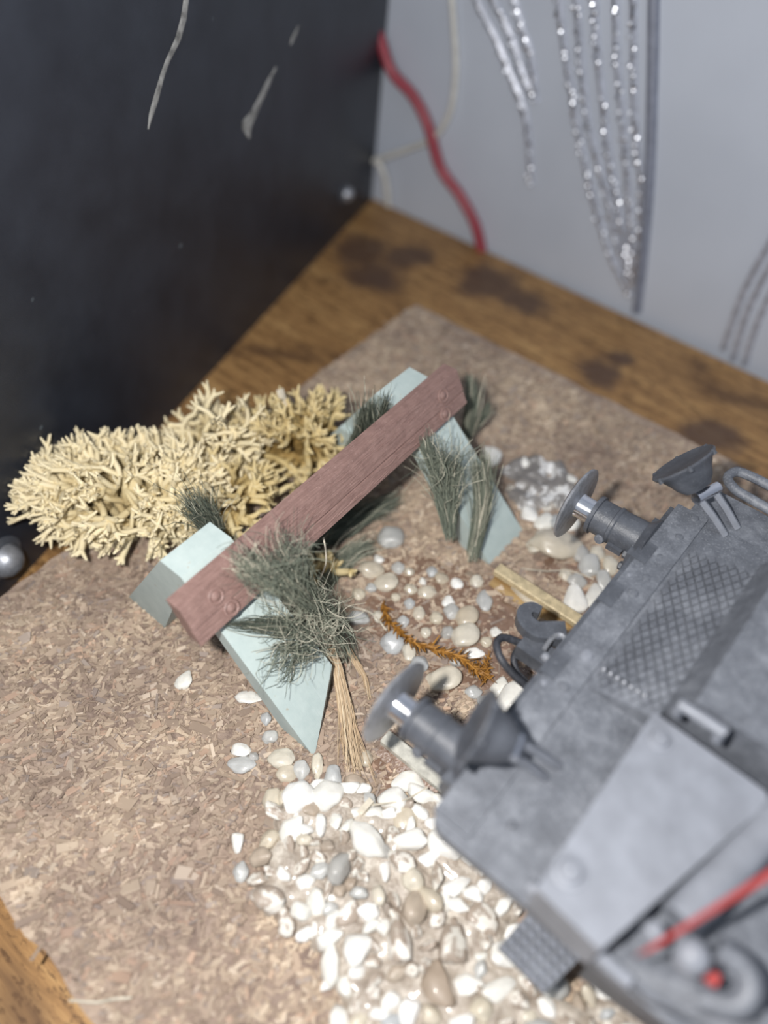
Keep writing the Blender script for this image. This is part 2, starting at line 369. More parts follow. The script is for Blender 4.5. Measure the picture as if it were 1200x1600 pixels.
pc = pal[rng.choice(8, N, p=[.13, .17, .2, .19, .13, .05, .05, .08])] * rng.uniform(.85, 1.1, (N, 1))
corn = np.array([(-1, -1, 0), (1, -.6, 0), (.9, 1, 0), (-1.1, .7, 0), (-.9, -.8, 1), (.9, -.5, 1), (.8, .8, 1), (-1, .6, 1)])
X = corn[None, :, 0] * ln[:, None] * rng.uniform(.85, 1.15, (N, 8)); Yv = corn[None, :, 1] * wd[:, None] * rng.uniform(.8, 1.2, (N, 8)); Zv = corn[None, :, 2] * th[:, None]
Zv = Zv + X * tx[:, None] + Yv * ty[:, None] + cz[:, None] - .03
ca, sa = np.cos(an)[:, None], np.sin(an)[:, None]
Vx = np.stack([cx[:, None] + X * ca - Yv * sa, cy[:, None] + X * sa + Yv * ca, Zv], -1).reshape(-1, 3)
fq = np.array([(4, 5, 6, 7), (0, 1, 5, 4), (1, 2, 6, 5), (2, 3, 7, 6), (3, 0, 4, 7)])
Fq = (np.arange(N)[:, None, None] * 8 + fq[None]).reshape(-1, 4)
o = pyobj('wood_chips', Vx, Fq.tolist(), 'wood_chip', base, False, np.repeat(pc, 8, 0)); o['kind'] = 'stuff'

def inside(p, poly):
    x, y = p; r = False; n = len(poly)
    for i in range(n):
        (x1, y1), (x2, y2) = poly[i], poly[i - 1]
        if (y1 > y) != (y2 > y) and x < (x2 - x1) * (y - y1) / (y2 - y1) + x1: r = not r
    return r
def patch(name, pxs, mat, h, step=.45, amp=.25, fr=.8, seed=0, label=None):
    poly = [tuple(at(x, y, 0)[:2]) for x, y in pxs]
    xs = [p[0] for p in poly]; ys = [p[1] for p in poly]; nx = int((max(xs) - min(xs)) / step) + 3; ny = int((max(ys) - min(ys)) / step) + 3
    x0, y0 = min(xs) - step, min(ys) - step
    def dist(p):
        d = 1e9
        for i in range(len(poly)):
            a, b = Vector(poly[i]), Vector(poly[i - 1]); q = Vector(p); e = b - a; t_ = max(0, min(1, (q - a).dot(e) / max(e.length_squared, 1e-9))); d = min(d, (q - a - e * t_).length)
        return d if inside(p, poly) else -d
    V, Fc, idx = [], [], {}
    for i in range(nx):
        for j in range(ny):
            p = (x0 + i * step, y0 + j * step); d = dist(p) + mnoise.noise(Vector((p[0] * .7, p[1] * .7, seed))) * 1.0
            e = max(0, min(1, (d + .2) / 1.1)); e = e * e * (3 - 2 * e)
            idx[i, j] = (len(V), d); V.append((p[0], p[1], -.35 + e * (h + .35) + e * amp * mnoise.noise(Vector((p[0] * fr, p[1] * fr, seed + 5)))))
    for i in range(nx - 1):
        for j in range(ny - 1):
            q = [idx[i, j], idx[i + 1, j], idx[i + 1, j + 1], idx[i, j + 1]]
            if max(z[1] for z in q) > -.3: Fc.append([z[0] for z in q])
    used = sorted({k for f in Fc for k in f}); mp = {k: i for i, k in enumerate(used)}
    o = pyobj(name, [V[k] for k in used], [[mp[k] for k in f] for f in Fc], mat, base, True); o['kind'] = 'stuff'
    if label: o['label'] = label
    return o
HEAP = [(455, 1235), (540, 1225), (600, 1250), (700, 1245), (720, 1330), (860, 1390), (800, 1480), (880, 1560), (1010, 1540), (1060, 1640), (900, 1680), (560, 1680), (520, 1580), (505, 1490), (455, 1455), (415, 1430), (400, 1390), (415, 1300)]
patch('dried_glue', HEAP, 'dried_glue', .75, .4, .5, .9, 1, 'beige dried glue between the heaped pebbles')
patch('cement_patch', [(775, 735), (800, 712), (850, 708), (890, 735), (915, 775), (880, 810), (815, 800), (790, 770)], 'grey_cement', .55, .3, .6, 1.0, 2, 'grey and white cement crust beside the far support')
patch('varnish_film', [(560, 870), (640, 850), (760, 890), (860, 990), (840, 1080), (690, 1110), (650, 1020), (560, 1000)], 'brown_varnish', .12, .5, .15, 1.0, 3, 'glossy brown varnish film between the rails')
patch('varnish_film', [(560, 1190), (600, 1150), (700, 1230), (660, 1270), (590, 1250)], 'brown_varnish', .12, .5, .15, 1.0, 4, 'glossy brown varnish film beside the near rail')
patch('varnish_film', [(830, 875), (900, 830), (960, 900), (920, 960), (850, 920)], 'brown_varnish', .12, .5, .15, 1.0, 6, 'glossy brown varnish film beside the far rail')

# ------------------------------------------------------------------ rails
def rail(y, x0, mat_h, mat_t, label):
    r = empty('rail', (x0 + 20, y, 0), label, 'rail', 'rails running under the locomotive')
    m = MB(); m.poly([(x0, y - 1.0, -.2), (x0, y + 1.0, -.2), (x0, y + 1.0, .15), (x0, y + .3, .35), (x0, y + .3, .95), (x0, y - .3, .95), (x0, y - .3, .35), (x0, y - 1.0, .15)], (45 - x0, 0, 0)); m.obj('rail_foot', mat_h, r)
    m = MB(); m.poly([(x0, y - .5, .9), (x0, y + .5, .9), (x0, y + .5, 1.4), (x0, y + .4, 1.5), (x0, y - .4, 1.5), (x0, y - .5, 1.4)], (45 - x0, 0, 0)); m.bevel(.05, 1); m.obj('rail_head', mat_t, r)
rail(8.3, -16.6, 'brass_rail', 'pale_brass', 'far rail with brassy brown sides beside the far support foot')
rail(-8.3, -14.3, 'brown_varnish', 'pale_rail_top', 'near rail with a pale silver top under the near buffer')
m = MB(); p0, p1 = at(782, 893, .3), at(845, 952, .3); m.poly([p0, p1, p1 + Vector((.3, -.7, 0)), p0 + Vector((.1, -.5, 0))], (0, 0, .35)); m.bevel(.08, 1)
tag(m.obj('wood_splinter', 'chip_pale'), 'flat pale splinter lying along the inner side of the far rail', 'splinter')

# ------------------------------------------------------------------ buffer stop
stop = empty('buffer_stop', (-27, 0, 0), 'pale blue buffer stop with two sloped supports and a red brown beam', 'buffer stop')
TX0, TX1, TZ = -29.7, -27.7, 11.8
def support(yc, yb, foot):
    m = MB(); h = 2.2
    prof = [(-37.6, -.2), (TX0, TZ), (TX1, TZ), (-17.4, -.2), (-20.3, -.2), (-26.6, 8.6), (-28.9, 8.6), (-33.2, -.2)]
    V0 = [(x, yc + (yb - yc) * (1 - z / TZ) - h, z) for x, z in prof]
    m.poly(V0, (0, 2 * h, 0))
    for v in m.bm.verts:                      # moulded with a draft: wider at the foot; the near foot ends in a worn corner
        yy = yc + (yb - yc) * (1 - v.co.z / TZ); v.co.y = yy + (v.co.y - yy) * (.95 + .14 * (1 - v.co.z / TZ))
        if foot and v.co.z < 0 and v.co.x > -18 and v.co.y > yb: v.co.x -= 2.6; v.co.z += 3.2
    m.bevel(.22, 2, 30); o = m.obj('support', 'pale_blue_plastic', stop); return o
support(-10.2, -9.7, True); support(10.7, 11.4, False)
m = MB(); m.poly([(-37.6, 8.3, -.1), (-35.5, 8.3, -.1), (-31.5, 8.3, 6.2), (-33.4, 8.3, 6.2)], (0, 2.4, 0)); m.bevel(.15, 1); m.obj('rear_lug', 'pale_blue_plastic', stop)
# beam: section leaning with the supports
TA, TBv = at(280, 954, 12.35), at(713.5, 577.5, 12.35)
by0, by1 = TA.y, TBv.y
tilt = math.radians(27); ddn = Vector((math.sin(tilt), 0, -math.cos(tilt))); dbk = Vector((-math.cos(tilt * .35), 0, -math.sin(tilt * .35) * .3)).normalized()
print('beam', TA, TBv)
tf0 = TA.copy(); tf1 = TBv.copy(); Hf = 3.0; Tk = 1.25
m = MB(); gr = Hf * .60
sec = lambda p: [p, p + ddn * gr, p + ddn * (gr + .05) - Vector((.34, 0, 0)), p + ddn * (gr + .16) - Vector((.34, 0, 0)), p + ddn * (gr + .22) - Vector((.06, 0, 0)), p + ddn * Hf - Vector((.06, 0, 0)), p + ddn * Hf + dbk * Tk, p + dbk * Tk]
A_, B_ = sec(tf0), sec(tf1); va = [m.bm.verts.new(p) for p in A_]; vb = [m.bm.verts.new(p) for p in B_]
n = len(va); m.bm.faces.new(va); m.bm.faces.new(vb[::-1])
for i in range(n): m.bm.faces.new((va[i], vb[i], vb[(i + 1) % n], va[(i + 1) % n]))
m.bevel(.04, 1, 50); beam = m.obj('beam', 'red_brown_plastic', stop)
fn = ddn.cross(Vector((0, 1, 0))).normalized()
if fn.x < 0: fn = -fn
for yb, e in ((tf0.y + 2.4, 0), (tf0.y + 2.9, 1), (tf1.y - 2.3, 0), (tf1.y - 2.7, 1)):
    t_ = (yb - tf0.y) / (tf1.y - tf0.y); c = tf0.lerp(tf1, t_) + ddn * (.95 if e == 0 else 2.35)
    q = MB(); q.lathe(c - fn * .05, fn, [(0, .62), (.10, .60), (.16, .50), (.10, .42), (.08, .36), (.16, .28), (.20, 0)], 20); q.obj('bolt_head', 'red_brown_plastic', beam, True)
V, Fc = [], []                                # wood grain ridges, joined
for k in range(46):
    ya = random.uniform(tf0.y + .3, tf1.y - 3); L = random.uniform(1.5, 6); s = random.uniform(.25, gr - .1) if k % 4 else random.uniform(gr + .3, Hf - .2)
    ph = random.uniform(0, 6)
    prev = None
    for i in range(9):
        yy = min(ya + L * i / 8, tf1.y - .2); t_ = (yy - tf0.y) / (tf1.y - tf0.y); sv = min(max(s + .06 * math.sin(ph + i * .8), .1), Hf - .1)
        c = tf0.lerp(tf1, t_) + ddn * sv; hh = .045 * math.sin(math.pi * (i + .2) / 8.4)
        b = len(V); V += [c - ddn * .05 - fn * .03, c + fn * hh, c + ddn * .05 - fn * .03]
        if i: Fc += [(b - 3, b - 2, b + 1, b), (b - 2, b - 1, b + 2, b + 1)]
o = pyobj('wood_grain', V, Fc, 'red_brown_plastic', beam); o['kind'] = 'stuff'

# ------------------------------------------------------------------ locomotive
G, DG, LG = 'dusty_grey_plastic', 'dark_grey_plastic', 'light_grey_plastic'
loco = empty('model_locomotive', (15, 0, 0), 'dusty dark grey model steam locomotive front with buffers and lamps', 'locomotive')
FZ = 11.0
# front footplate with rounded near corner, and buffer beam under it
def rounded(x0, y0, x1, y1, r, z):
    pts = []
    for cx_, cy_, a0 in ((x0 + r, y0 + r, math.pi), (x1 - r, y0 + r, 1.5 * math.pi), (x1 - r, y1 - r, 0), (x0 + r, y1 - r, .5 * math.pi)):
        for k in range(5): a = a0 + k * math.pi / 8; pts.append((cx_ + r * math.cos(a), cy_ + r * math.sin(a), z))
    return pts
m = MB(); m.poly(rounded(-7.0, -13.9, 44, 14.3, 1.1, FZ - .9), (0, 0, .9)); m.bevel(.12, 2); fp = m.obj('footplate', G, loco)
m = MB(); m.box((-7.2, -11.5, 5.2), (-6.0, 13.8, FZ - .3)); m.box((-7.4, -11.5, FZ - 1.3), (-7.0, 13.9, FZ - .1)); m.bevel(.12, 2); m.obj('buffer_beam', DG, loco)
m = MB(); m.box((-5.5, -13.3, FZ - 1.5), (44, -12.9, FZ - .8)); m.bevel(.08, 1); m.obj('valance', 'red_plastic', loco)
m = MB(); m.box((-5.8, -11.6, 4), (44, 11.6, FZ - 1.2)); m.obj('frame_block', DG, loco)
# slots and lugs of the beam top
for yy, w_ in ((8.9, .9), (4.6, 1.0), (-1.9, 1.0)):
    m = MB(); m.box((-7.3, yy - w_, FZ - .2), (-6.3, yy + w_, FZ + .28)); m.bevel(.1, 2); m.obj('beam_lug', DG, loco)
def screw(px, py, r, z=FZ + .20, mat=G, slot=False):
    p = at(px, py, z); q = MB(); q.lathe(p - Vector((0, 0, .12)), (0, 0, 1), [(0, r * 1.18), (.22, r * 1.15), (.24, r * .95), (.20, r * .85), (.30 + r * .25, r * .55), (.34 + r * .3, 0)], 18); return q.obj('screw', mat, fp, True)
for x, y, r in ((1009, 905, .38), (988, 929, .52), (982, 901, .26), (1060, 842, .42), (1084, 813, .42), (940, 985, .24), (1030, 872, .3), (1098, 778, .26), (916, 1026, .58), (849, 1069, .32), (880, 1076, .52), (867, 1039, .30), (953, 962, .2), (752, 1203, .32), (742, 1262, .2), (800, 1290, .22), (1105, 800, .22)):
    screw(x, y, r, FZ, LG if (x, y) in ((849, 1069), (982, 901), (916, 1026)) else G)
# diamond tread plate, rising to the rear
tp0, tp1, ty0, ty1 = -4.6, -.6, -1.9, 11.2; tz0, tz1 = FZ + .10, FZ + 1.4
tread = None
m = MB(); m.poly([(tp0, ty0, FZ - .1), (tp1, ty0, FZ - .1), (tp1, ty0, tz1), (tp0, ty0, tz0)], (0, ty1 - ty0, 0)); m.bevel(.1, 2); tread = m.obj('tread_plate', G, loco)
m = MB(); m.box((-7.05, -13.2, FZ - .2), (-4.85, 14.2, FZ + .20)); m.bevel(.1, 2); m.obj('front_deck', G, loco)
V, Fc = [], []
slope = (tz1 - tz0) / (tp1 - tp0); e1, e2 = Vector((.53, .85, 0)), Vector((.53, -.85, 0)); pitch = .56
for i in range(-30, 30):
    for j in range(-30, 30):
        c = Vector((tp0, 4.5, 0)) + e1 * (i * pitch) + e2 * (j * pitch)
        if not (tp0 + .18 < c.x < tp1 - .1 and ty0 + .25 < c.y < ty1 - .2): continue
        c.z = tz0 + (c.x - tp0) * slope; b = len(V)
        for h_, dz in ((.265, -.03), (.22, .15)):
            for sa_, sb_ in ((-1, -1), (1, -1), (1, 1), (-1, 1)):
                p = c + e1 * (h_ * sa_) + e2 * (h_ * sb_); V.append((p.x, p.y, c.z + (p.x - c.x) * slope + dz))
        Fc += [(b + 4, b + 5, b + 6, b + 7)] + [(b + k, b + (k + 1) % 4, b + 4 + (k + 1) % 4, b + 4 + k) for k in range(4)]
o = pyobj('tread_pattern', V, Fc, G, tread); o['kind'] = 'stuff'
for k in range(7):
    p = at(945 + k * 10, 1043 + k * 8.0, 11.9); q = MB(); q.lathe((p.x, p.y, FZ + .5 + k * .09), (0, 0, 1), [(0, .17), (.25, .16), (.33, .09), (.36, 0)], 12); q.obj('rivet', 'worn_steel', tread, True)
# upper casing behind the tread plate
m = MB(); m.poly([(-.6, -1.1, FZ), (-.6, -1.1, 12.6), (.5, -1.1, 14.6), (44, -1.1, 15.6), (44, -1.1, FZ)], (0, 12.6, 0)); m.bevel(.35, 3); m.obj('upper_casing', G, loco)
# raised box on the near side
bt = [at(x, y, 13.9) for x, y in ((838, 1388), (1022, 1112), (1197, 1236), (1200, 1254), (938, 1486))]; m = MB(); m.poly(bt, (0, 0, -3.0)); m.bevel(.28, 3); rb = m.obj('raised_box', LG, loco)
for x, y, r in ((1030, 1156, .5), (890, 1362, .62)):
    p = at(x, y, FZ + 2.9); q = MB(); q.lathe(p - Vector((0, 0, .1)), (0, 0, 1), [(0, r * 1.4), (.18, r * 1.35), (.22, r), (.45, r * .8), (.55, 0)], 18); q.obj('screw', LG, rb, True)
# handle bar on the casing
p0, p1 = at(1066, 1102, 15.6), at(1130, 1142, 15.6); q = MB(); q.tube([p0 - Vector((0, 0, .9)), p0, p0.lerp(p1, .5), p1, p1 - Vector((0, 0, .9))], .32, 10); q.obj('grab_handle', LG, loco, True)

# buffers
def buffer(yc, zc):
    hs = empty('buffer', (-9, yc, zc)); hs.parent = loco; hs.location = (Vector((-9, yc, zc)) - WL[loco.name]) * MM
    q = MB(); q.lathe((-12.95, yc, zc), (1, 0, 0), [(-.30, 0), (-.27, .8), (-.15, 1.6), (.02, 2.3), (.18, 2.68), (.34, 2.72), (.42, 2.60), (.45, 1.4), (.55, 1.02), (.6, 0)], 48); q.obj('buffer_head', 'worn_steel', hs, True)
    q = MB(); q.lathe((-12.5, yc, zc), (1, 0, 0), [(0, .95), (.3, .86), (1.9, .86)], 28); q.obj('plunger', 'polished_metal', hs, True)
    q = MB(); q.lathe((-11.25, yc, zc), (1, 0, 0), [(0, .86), (.0, 1.38), (.30, 1.42), (.34, 1.26), (1.5, 1.26), (1.56, 1.36), (1.75, 1.36), (1.85, 1.28), (3.6, 1.34), (4.0, 1.75), (4.2, 1.9)], 32); q.obj('housing', DG, hs, True)
    q = MB(); q.box((-7.75, yc - 2.0, zc - 2.0), (-7.2, yc + 2.0, zc + .5)); q.bevel(.15, 2); q.obj('mounting_plate', DG, hs)
    for dy, dz in ((-1.55, -.2), (-1.55, -1.5), (1.55, -1.5)):
        q = MB(); q.lathe((-7.75, yc + dy, zc + dz), (-1, 0, 0), [(0, .34), (.25, .32), (.32, .18), (.34, 0)], 6); q.obj('bolt', DG, hs)
    q = MB(); q.lathe((-9.9, yc - 1.15, zc - .55), (-.2, -1, .35), [(0, .36), (.3, .34), (.36, .2), (.36, 0)], 12); q.obj('bolt', G, hs, True)
    q = MB(); q.box((-9.3, yc - 1.55, zc - .75), (-8.2, yc - 1.1, zc - .3)); q.bevel(.08, 2); q.obj('lug', DG, hs)
buffer(10.4, 10.3); buffer(-9.55, 10.3)

# lamps
def lamp(rim0, rim1, backp, zr, legs, zleg, zfoot):
    a, b = rim0, rim1
    d = ((a[0] + b[0]) / 2, (a[1] + b[1]) / 2); c = at(d[0], d[1], zr)
    ra, rb_ = ray(*a), ray(*b); n = ra.cross(rb_).normalized(); bk = at(backp[0], backp[1], zr - 1.0)
    ax = bk - c
    if n.dot(ax) > 0: n = -n
    ax2 = (-n * .95 - (CAMP - c).normalized() * .22).normalized()
    dist = (c - CAMP).length; r = (at(a[0], a[1], zr) - at(b[0], b[1], zr)).length * .5
    r = min(r, 2.2); L = min((bk - c).length, 2.7)
    h = empty('lamp', c); h.parent = loco; h.location = (c - WL[loco.name]) * MM
    q = MB(); q.lathe(c - ax2 * .15, ax2, [(.25, 0), (.1, r * .8), (0, r * .98), (.12, r * 1.02), (.28, r * .98), (.45, r * .86), (L * .45, r * .70), (L * .7, r * .58), (L * .9, r * .42), (L, 0)], 32); q.obj('lamp_housing', DG, h, True)
    u = ax2.orthogonal().normalized(); v = ax2.cross(u)
    for k in range(6):
        an_ = k * math.pi / 3 + .4; pp = c + (u * math.cos(an_) + v * math.sin(an_)) * r * .98
        q = MB(); q.lathe(pp + ax2 * .2, -ax2, [(0, .17), (.3, .17), (.38, .1), (.4, 0)], 10); q.obj('rim_rivet', DG, h, True)
    l0 = [at(x, y, zleg) for x, y in legs[0]]; l1 = [at(x, y, zleg) for x, y in legs[1]]
    q = MB(); e0, e1 = l0[0], l1[0]; dd = (e1 - e0); q.tube([e0 - dd * .25 + Vector((0, 0, .1)), e1 + dd * .25 + Vector((0, 0, .1))], .42, 10); q.obj('clamp', 'polished_metal', h, True)
    for l, lp in ((l0, legs[0][1]), (l1, legs[1][1])):
        e = at(*lp, zfoot); q = MB(); q.tube([l[0], l[0].lerp(e, .5) + Vector((0, 0, .08)), e], .26, 8); q.obj('bracket_leg', LG, h, True)
lamp((1028, 746), (1108, 703), (1098, 770), 14.2, (((1092, 778), (1133, 836)), ((1115, 766), (1152, 825))), 12.9, 11.0)
lamp((770, 1085), (718, 1188), (808, 1150), 15.0, (((800, 1180), (852, 1215)), ((808, 1158), (874, 1198))), 14.0, 11.0)

# bent handrail on the far side
q = MB(); z_ = 12.6; q.tube(spline([at(1230, 775, z_), at(1200, 758, z_), at(1172, 744, z_), at(1150, 737, z_), at(1137, 747, z_), at(1148, 764, z_), at(1172, 779, z_), at(1200, 795, z_), at(1230, 812, z_)], 6), .34, 10); q.obj('handrail', G, loco, True)
m = MB(); m.box((-6.2, 14.1, FZ - .9), (44, 17.4, FZ - .05)); m.bevel(.2, 2); m.obj('side_footplate', G, loco)
for x_ in (-1.5, 4):
    m = MB(); m.box((x_, 16.2, FZ - .2), (x_ + .5, 16.7, z_ - .2)); m.obj('handrail_post', G, loco)

# coupling hook, shackle and hose
hz = 8.6
def plate(pts, z, th, name, mat, w0):
    c = spline([at(x, y, z) for x, y in pts], 6); q = MB()
    n = len(c); L_, R_ = [], []
    for i, p in enumerate(c):
        d = (c[min(i + 1, n - 1)] - c[max(i - 1, 0)]); d.z = 0; d.normalize(); nn = Vector((-d.y, d.x, 0)); w_ = w0 * (1 - .55 * i / (n - 1)); L_.append(p + nn * w_); R_.append(p - nn * w_)
    q.poly(L_ + R_[::-1], (0, 0, -th)); q.bevel(.14, 2, 40); return q.obj(name, mat, loco, True)
plate([(885, 985), (860, 984), (838, 982), (822, 968), (820, 954), (832, 948), (845, 953)], hz + .5, .9, 'coupling_hook', DG, .72)
q = MB(); q.tube(spline([at(850, 1015, hz + .4), at(862, 998, hz + .5), at(875, 992, hz + .5), at(883, 1000, hz + .5), at(872, 1015, hz + .4), at(860, 1030, hz + .3)], 5), .17, 8); q.obj('shackle', 'worn_steel', loco, True)
m = MB(); c = at(835, 1018, 8.0); m.box(c - Vector((1.0, .7, .8)), c + Vector((1.6, .7, .5))); m.bevel(.2, 2); m.obj('coupling_block', DG, loco)
q = MB(); q.tube(spline([at(822, 1072, 7.5), at(800, 1052, 8.2), at(782, 1028, 8.8), at(776, 1006, 8.9), at(786, 996, 8.7), at(806, 1002, 8.3), at(828, 1012, 8)], 6), .26, 10); q.obj('brake_hose', 'black_rubber', loco, True)
q = MB(); q.tube(spline([at(822, 1066, 6.5), at(808, 1050, 6.6), at(803, 1032, 6.8), at(808, 1018, 7), at(820, 1014, 7.4)], 6), .24, 10); q.obj('brake_hose', 'black_rubber', loco, True)
for x, y in ((852, 1028), (862, 1036)):
    p = at(x, y, 9.6); q = MB(); q.lathe(p + Vector((.5, 0, 0)), (-1, 0, .2), [(0, .3), (.6, .3), (.75, .2), (.8, 0)], 10); q.obj('bolt', LG, loco, True)

# step hanging at the near corner
st = empty('step', at(850, 1480, 4.6)); st.parent = loco; st.location = (WL[st.name] - WL[loco.name]) * MM
sz = 4.8; c00, c10, c11, c01 = at(779, 1480, sz), at(850, 1552, sz), at(915, 1490, sz), at(838, 1412, sz)
m = MB(); m.poly([c00 - Vector((0, 0, .45)), c10 - Vector((0, 0, .45)), c11 - Vector((0, 0, .45)), c01 - Vector((0, 0, .45))], (0, 0, .45)); m.bevel(.1, 1); m.obj('step_plate', G, st)
V, Fc = [], []
for i in range(6):
    for j in range(6):
        a = c00.lerp(c10, (i + .5) / 6); b = c01.lerp(c11, (i + .5) / 6); c = a.lerp(b, (j + .5) / 6); s = .24; b = len(V)
        V += [c + Vector((-s, -s, -.02)), c + Vector((s, -s, -.02)), c + Vector((s, s, -.02)), c + Vector((-s, s, -.02)), c + Vector((0, 0, .26))]
        Fc += [(b, b + 1, b + 4), (b + 1, b + 2, b + 4), (b + 2, b + 3, b + 4), (b + 3, b, b + 4)]
o = pyobj('tread_pattern', V, Fc, LG, st); o['kind'] = 'stuff'
m = MB(); p0 = c01.lerp(c11, .2); p1 = c01.lerp(c11, .9); m.poly([p0, p1, Vector((p1.x, p1.y + .3, FZ - .5)), Vector((p0.x, p0.y + .3, FZ - .5))], (0, .35, 0)); m.bevel(.08, 1); m.obj('step_hanger', DG, st)
q = MB(); q.tube(spline([at(826, 1382, 12.4), at(870, 1425, 12.2), at(930, 1485, 12.0), at(985, 1535, 11.8)], 5), .36, 10); q.obj('step_rail', LG, loco, True)

# running gear behind the box: cylinder, red rod, crosshead
q = MB(); q.tube([at(1230, 1262, 13.5), at(1060, 1440, 13.0)], .95, 16); q.obj('cross_pipe', LG, loco, True)
m = MB(); p0, p1 = at(1008, 1488, 15.5), at(1230, 1350, 17.5); n_ = Vector((.45, .55, 0)); m.poly([p0 - n_ * .5, p1 - n_ * .95, p1 + n_ * .75, p0 + n_ * .4], (0, 0, -.7)); m.bevel(.1, 1); m.obj('red_rod', 'red_plastic', loco)
m = MB(); m.poly([at(935, 1490, 11.5), at(975, 1475, 11.5), at(1230, 1590, 12.5), at(1230, 1660, 12.5), at(1100, 1600, 12), at(1010, 1560, 11.8)], (0, 0, -.9)); m.bevel(.3, 3); m.obj('side_casing', G, loco)
p = at(1088, 1490, 15.0); q = MB(); q.lathe(p - Vector((0, 0, .9)), (0, 0, 1), [(0, .75), (.5, .75), (.85, .6), (1.05, .3), (1.1, 0)], 20); q.obj('oil_cup', LG, loco, True)
p = at(1025, 1452, 14.0); q = MB(); q.lathe(p - Vector((0, 0, .7)), (0, 0, 1), [(0, .5), (.4, .5), (.65, .35), (.75, 0)], 16); q.obj('oil_cup', LG, loco, True)
q = MB(); q.tube(spline([at(1120, 1480, 14.3), at(1160, 1510, 14.2), at(1172, 1545, 14.0), at(1150, 1572, 13.6), at(1090, 1560, 13.2)], 5), .55, 12); q.obj('bent_pipe', G, loco, True)
p = at(1112, 1522, 13.8); m = MB(); m.box(p - Vector((.4, .25, .6)), p + Vector((.4, .25, -.2))); m.bevel(.1, 1); m.obj('red_lug', 'red_plastic', loco)
m = MB(); m.poly([at(930, 1500, 10.5), at(1000, 1400, 10.5), Vector((44, -1.2, 10.5)), Vector((44, -14.0, 10.5)), at(1150, 1660, 10.5)], (0, 0, -4)); m.obj('frame_block', DG, loco)

# ------------------------------------------------------------------ pebbles
PM = {}
for mat in ('white_stone', 'cream_stone', 'grey_stone', 'stained_stone', 'dirty_stone'):
    for k in range(5):
        bm = bmesh.new(); sd = Vector((k * 7.1, len(PM) * 3.3, 1.7)); ang = mat in ('white_stone', 'stained_stone', 'dirty_stone')
        if ang:                                # broken stone: hull of random points, corners worn round
            pr = random.Random(k * 31 + len(mat))
            for q in range(15):
                d = Vector((pr.gauss(0, 1), pr.gauss(0, 1), pr.gauss(0, 1))).normalized() * pr.uniform(.85, 1.35); bm.verts.new(d)
            g = bmesh.ops.convex_hull(bm, input=bm.verts); bmesh.ops.delete(bm, geom=[v for v in bm.verts if not v.link_faces], context='VERTS')
            bmesh.ops.subdivide_edges(bm, edges=bm.edges[:], cuts=3, use_grid_fill=True)
            for it in range(3): bmesh.ops.smooth_vert(bm, verts=bm.verts, factor=.5, use_axis_x=True, use_axis_y=True, use_axis_z=True)
            for v in bm.verts: v.co = v.co * (1.08 + .10 * mnoise.noise(v.co * 2.6 + sd)) * MM
        else:
            bmesh.ops.create_icosphere(bm, subdivisions=3, radius=1)
            for v in bm.verts:
                d = v.co.normalized(); v.co = d * (1 + .26 * mnoise.noise(d * 1.1 + sd) + .10 * mnoise.noise(d * 2.0 + sd)) * MM
        me = bpy.data.meshes.new('pebble'); bm.to_mesh(me); bm.free(); me.materials.append(MAT[mat]); me.polygons.foreach_set('use_smooth', [True] * len(me.polygons)); PM[mat, k] = me
def pebble(p, sx, sy, sz, rz, mat, label, group, k=None):
    o = bpy.data.objects.new('pebble', PM[mat, random.randrange(5) if k is None else k]); COL.objects.link(o)
    o.location = Vector((p.x, p.y, p.z)) * MM; o.scale = (sx, sy, sz); o.rotation_euler = (random.uniform(-.25, .25) * (2 if 'heap' in label else 1), random.uniform(-.25, .25) * (2 if 'heap' in label else 1), rz)
    tag(o, label, 'pebble', group); return o
LMK = [(770, 880, 'near the foot of the far support'), (640, 990, 'beside the rusty sprig'), (735, 1040, 'at the lower end of the rusty sprig'), (600, 860, 'beside the grass under the beam'), (690, 930, 'in the middle between the rails'), (800, 960, 'beside the coupling hook'), (560, 950, 'right of the near grass tuft'), (790, 1110, 'beneath the brake hose'),
       (910, 910, 'between the far rail and the far buffer'), (850, 760, 'on the grey cement crust'), (850, 830, 'just outside the far rail end'), (900, 780, 'behind the far buffer head'), (430, 1150, 'left of the near support tip'), (450, 1200, 'below the near support tip'), (400, 1280, 'at the upper left end of the heap')]
TY = {'w': 'white_stone', 'c': 'cream_stone', 'g': 'grey_stone', 's': 'stained_stone', 'd': 'dirty_stone'}
def place(lst, label, group):
    for it in lst:
        x, y, w_, h_, ty = it[:5]; lab = it[5] if len(it) > 5 else label
        c = at(x, y, .5); a = at(x + w_ / 2, y, .5) - at(x - w_ / 2, y, .5); b = at(x, y + h_ / 2, .5) - at(x, y - h_ / 2, .5)
        if len(it) == 5 and group != None:
            mk = min(LMK, key=lambda q: (q[0] - x) ** 2 + (q[1] - y) ** 2); big_ = 'larger ' if w_ * h_ > 900 else 'tiny ' if w_ * h_ < 400 else ''
            lab = big_ + {'w': 'white', 'c': 'cream', 'g': 'grey', 's': 'stained', 'd': 'tan'}[ty] + ' pebble ' + mk[2]
        sx, sy = a.length / 2, b.length / 2 * .92; sz = max(.35, min(sx, sy) * .62)
        pebble(Vector((c.x, c.y, sz * .5)), sx, sy, sz, math.atan2(a.y, a.x), TY[ty], lab, group if len(it) <= 5 else None)
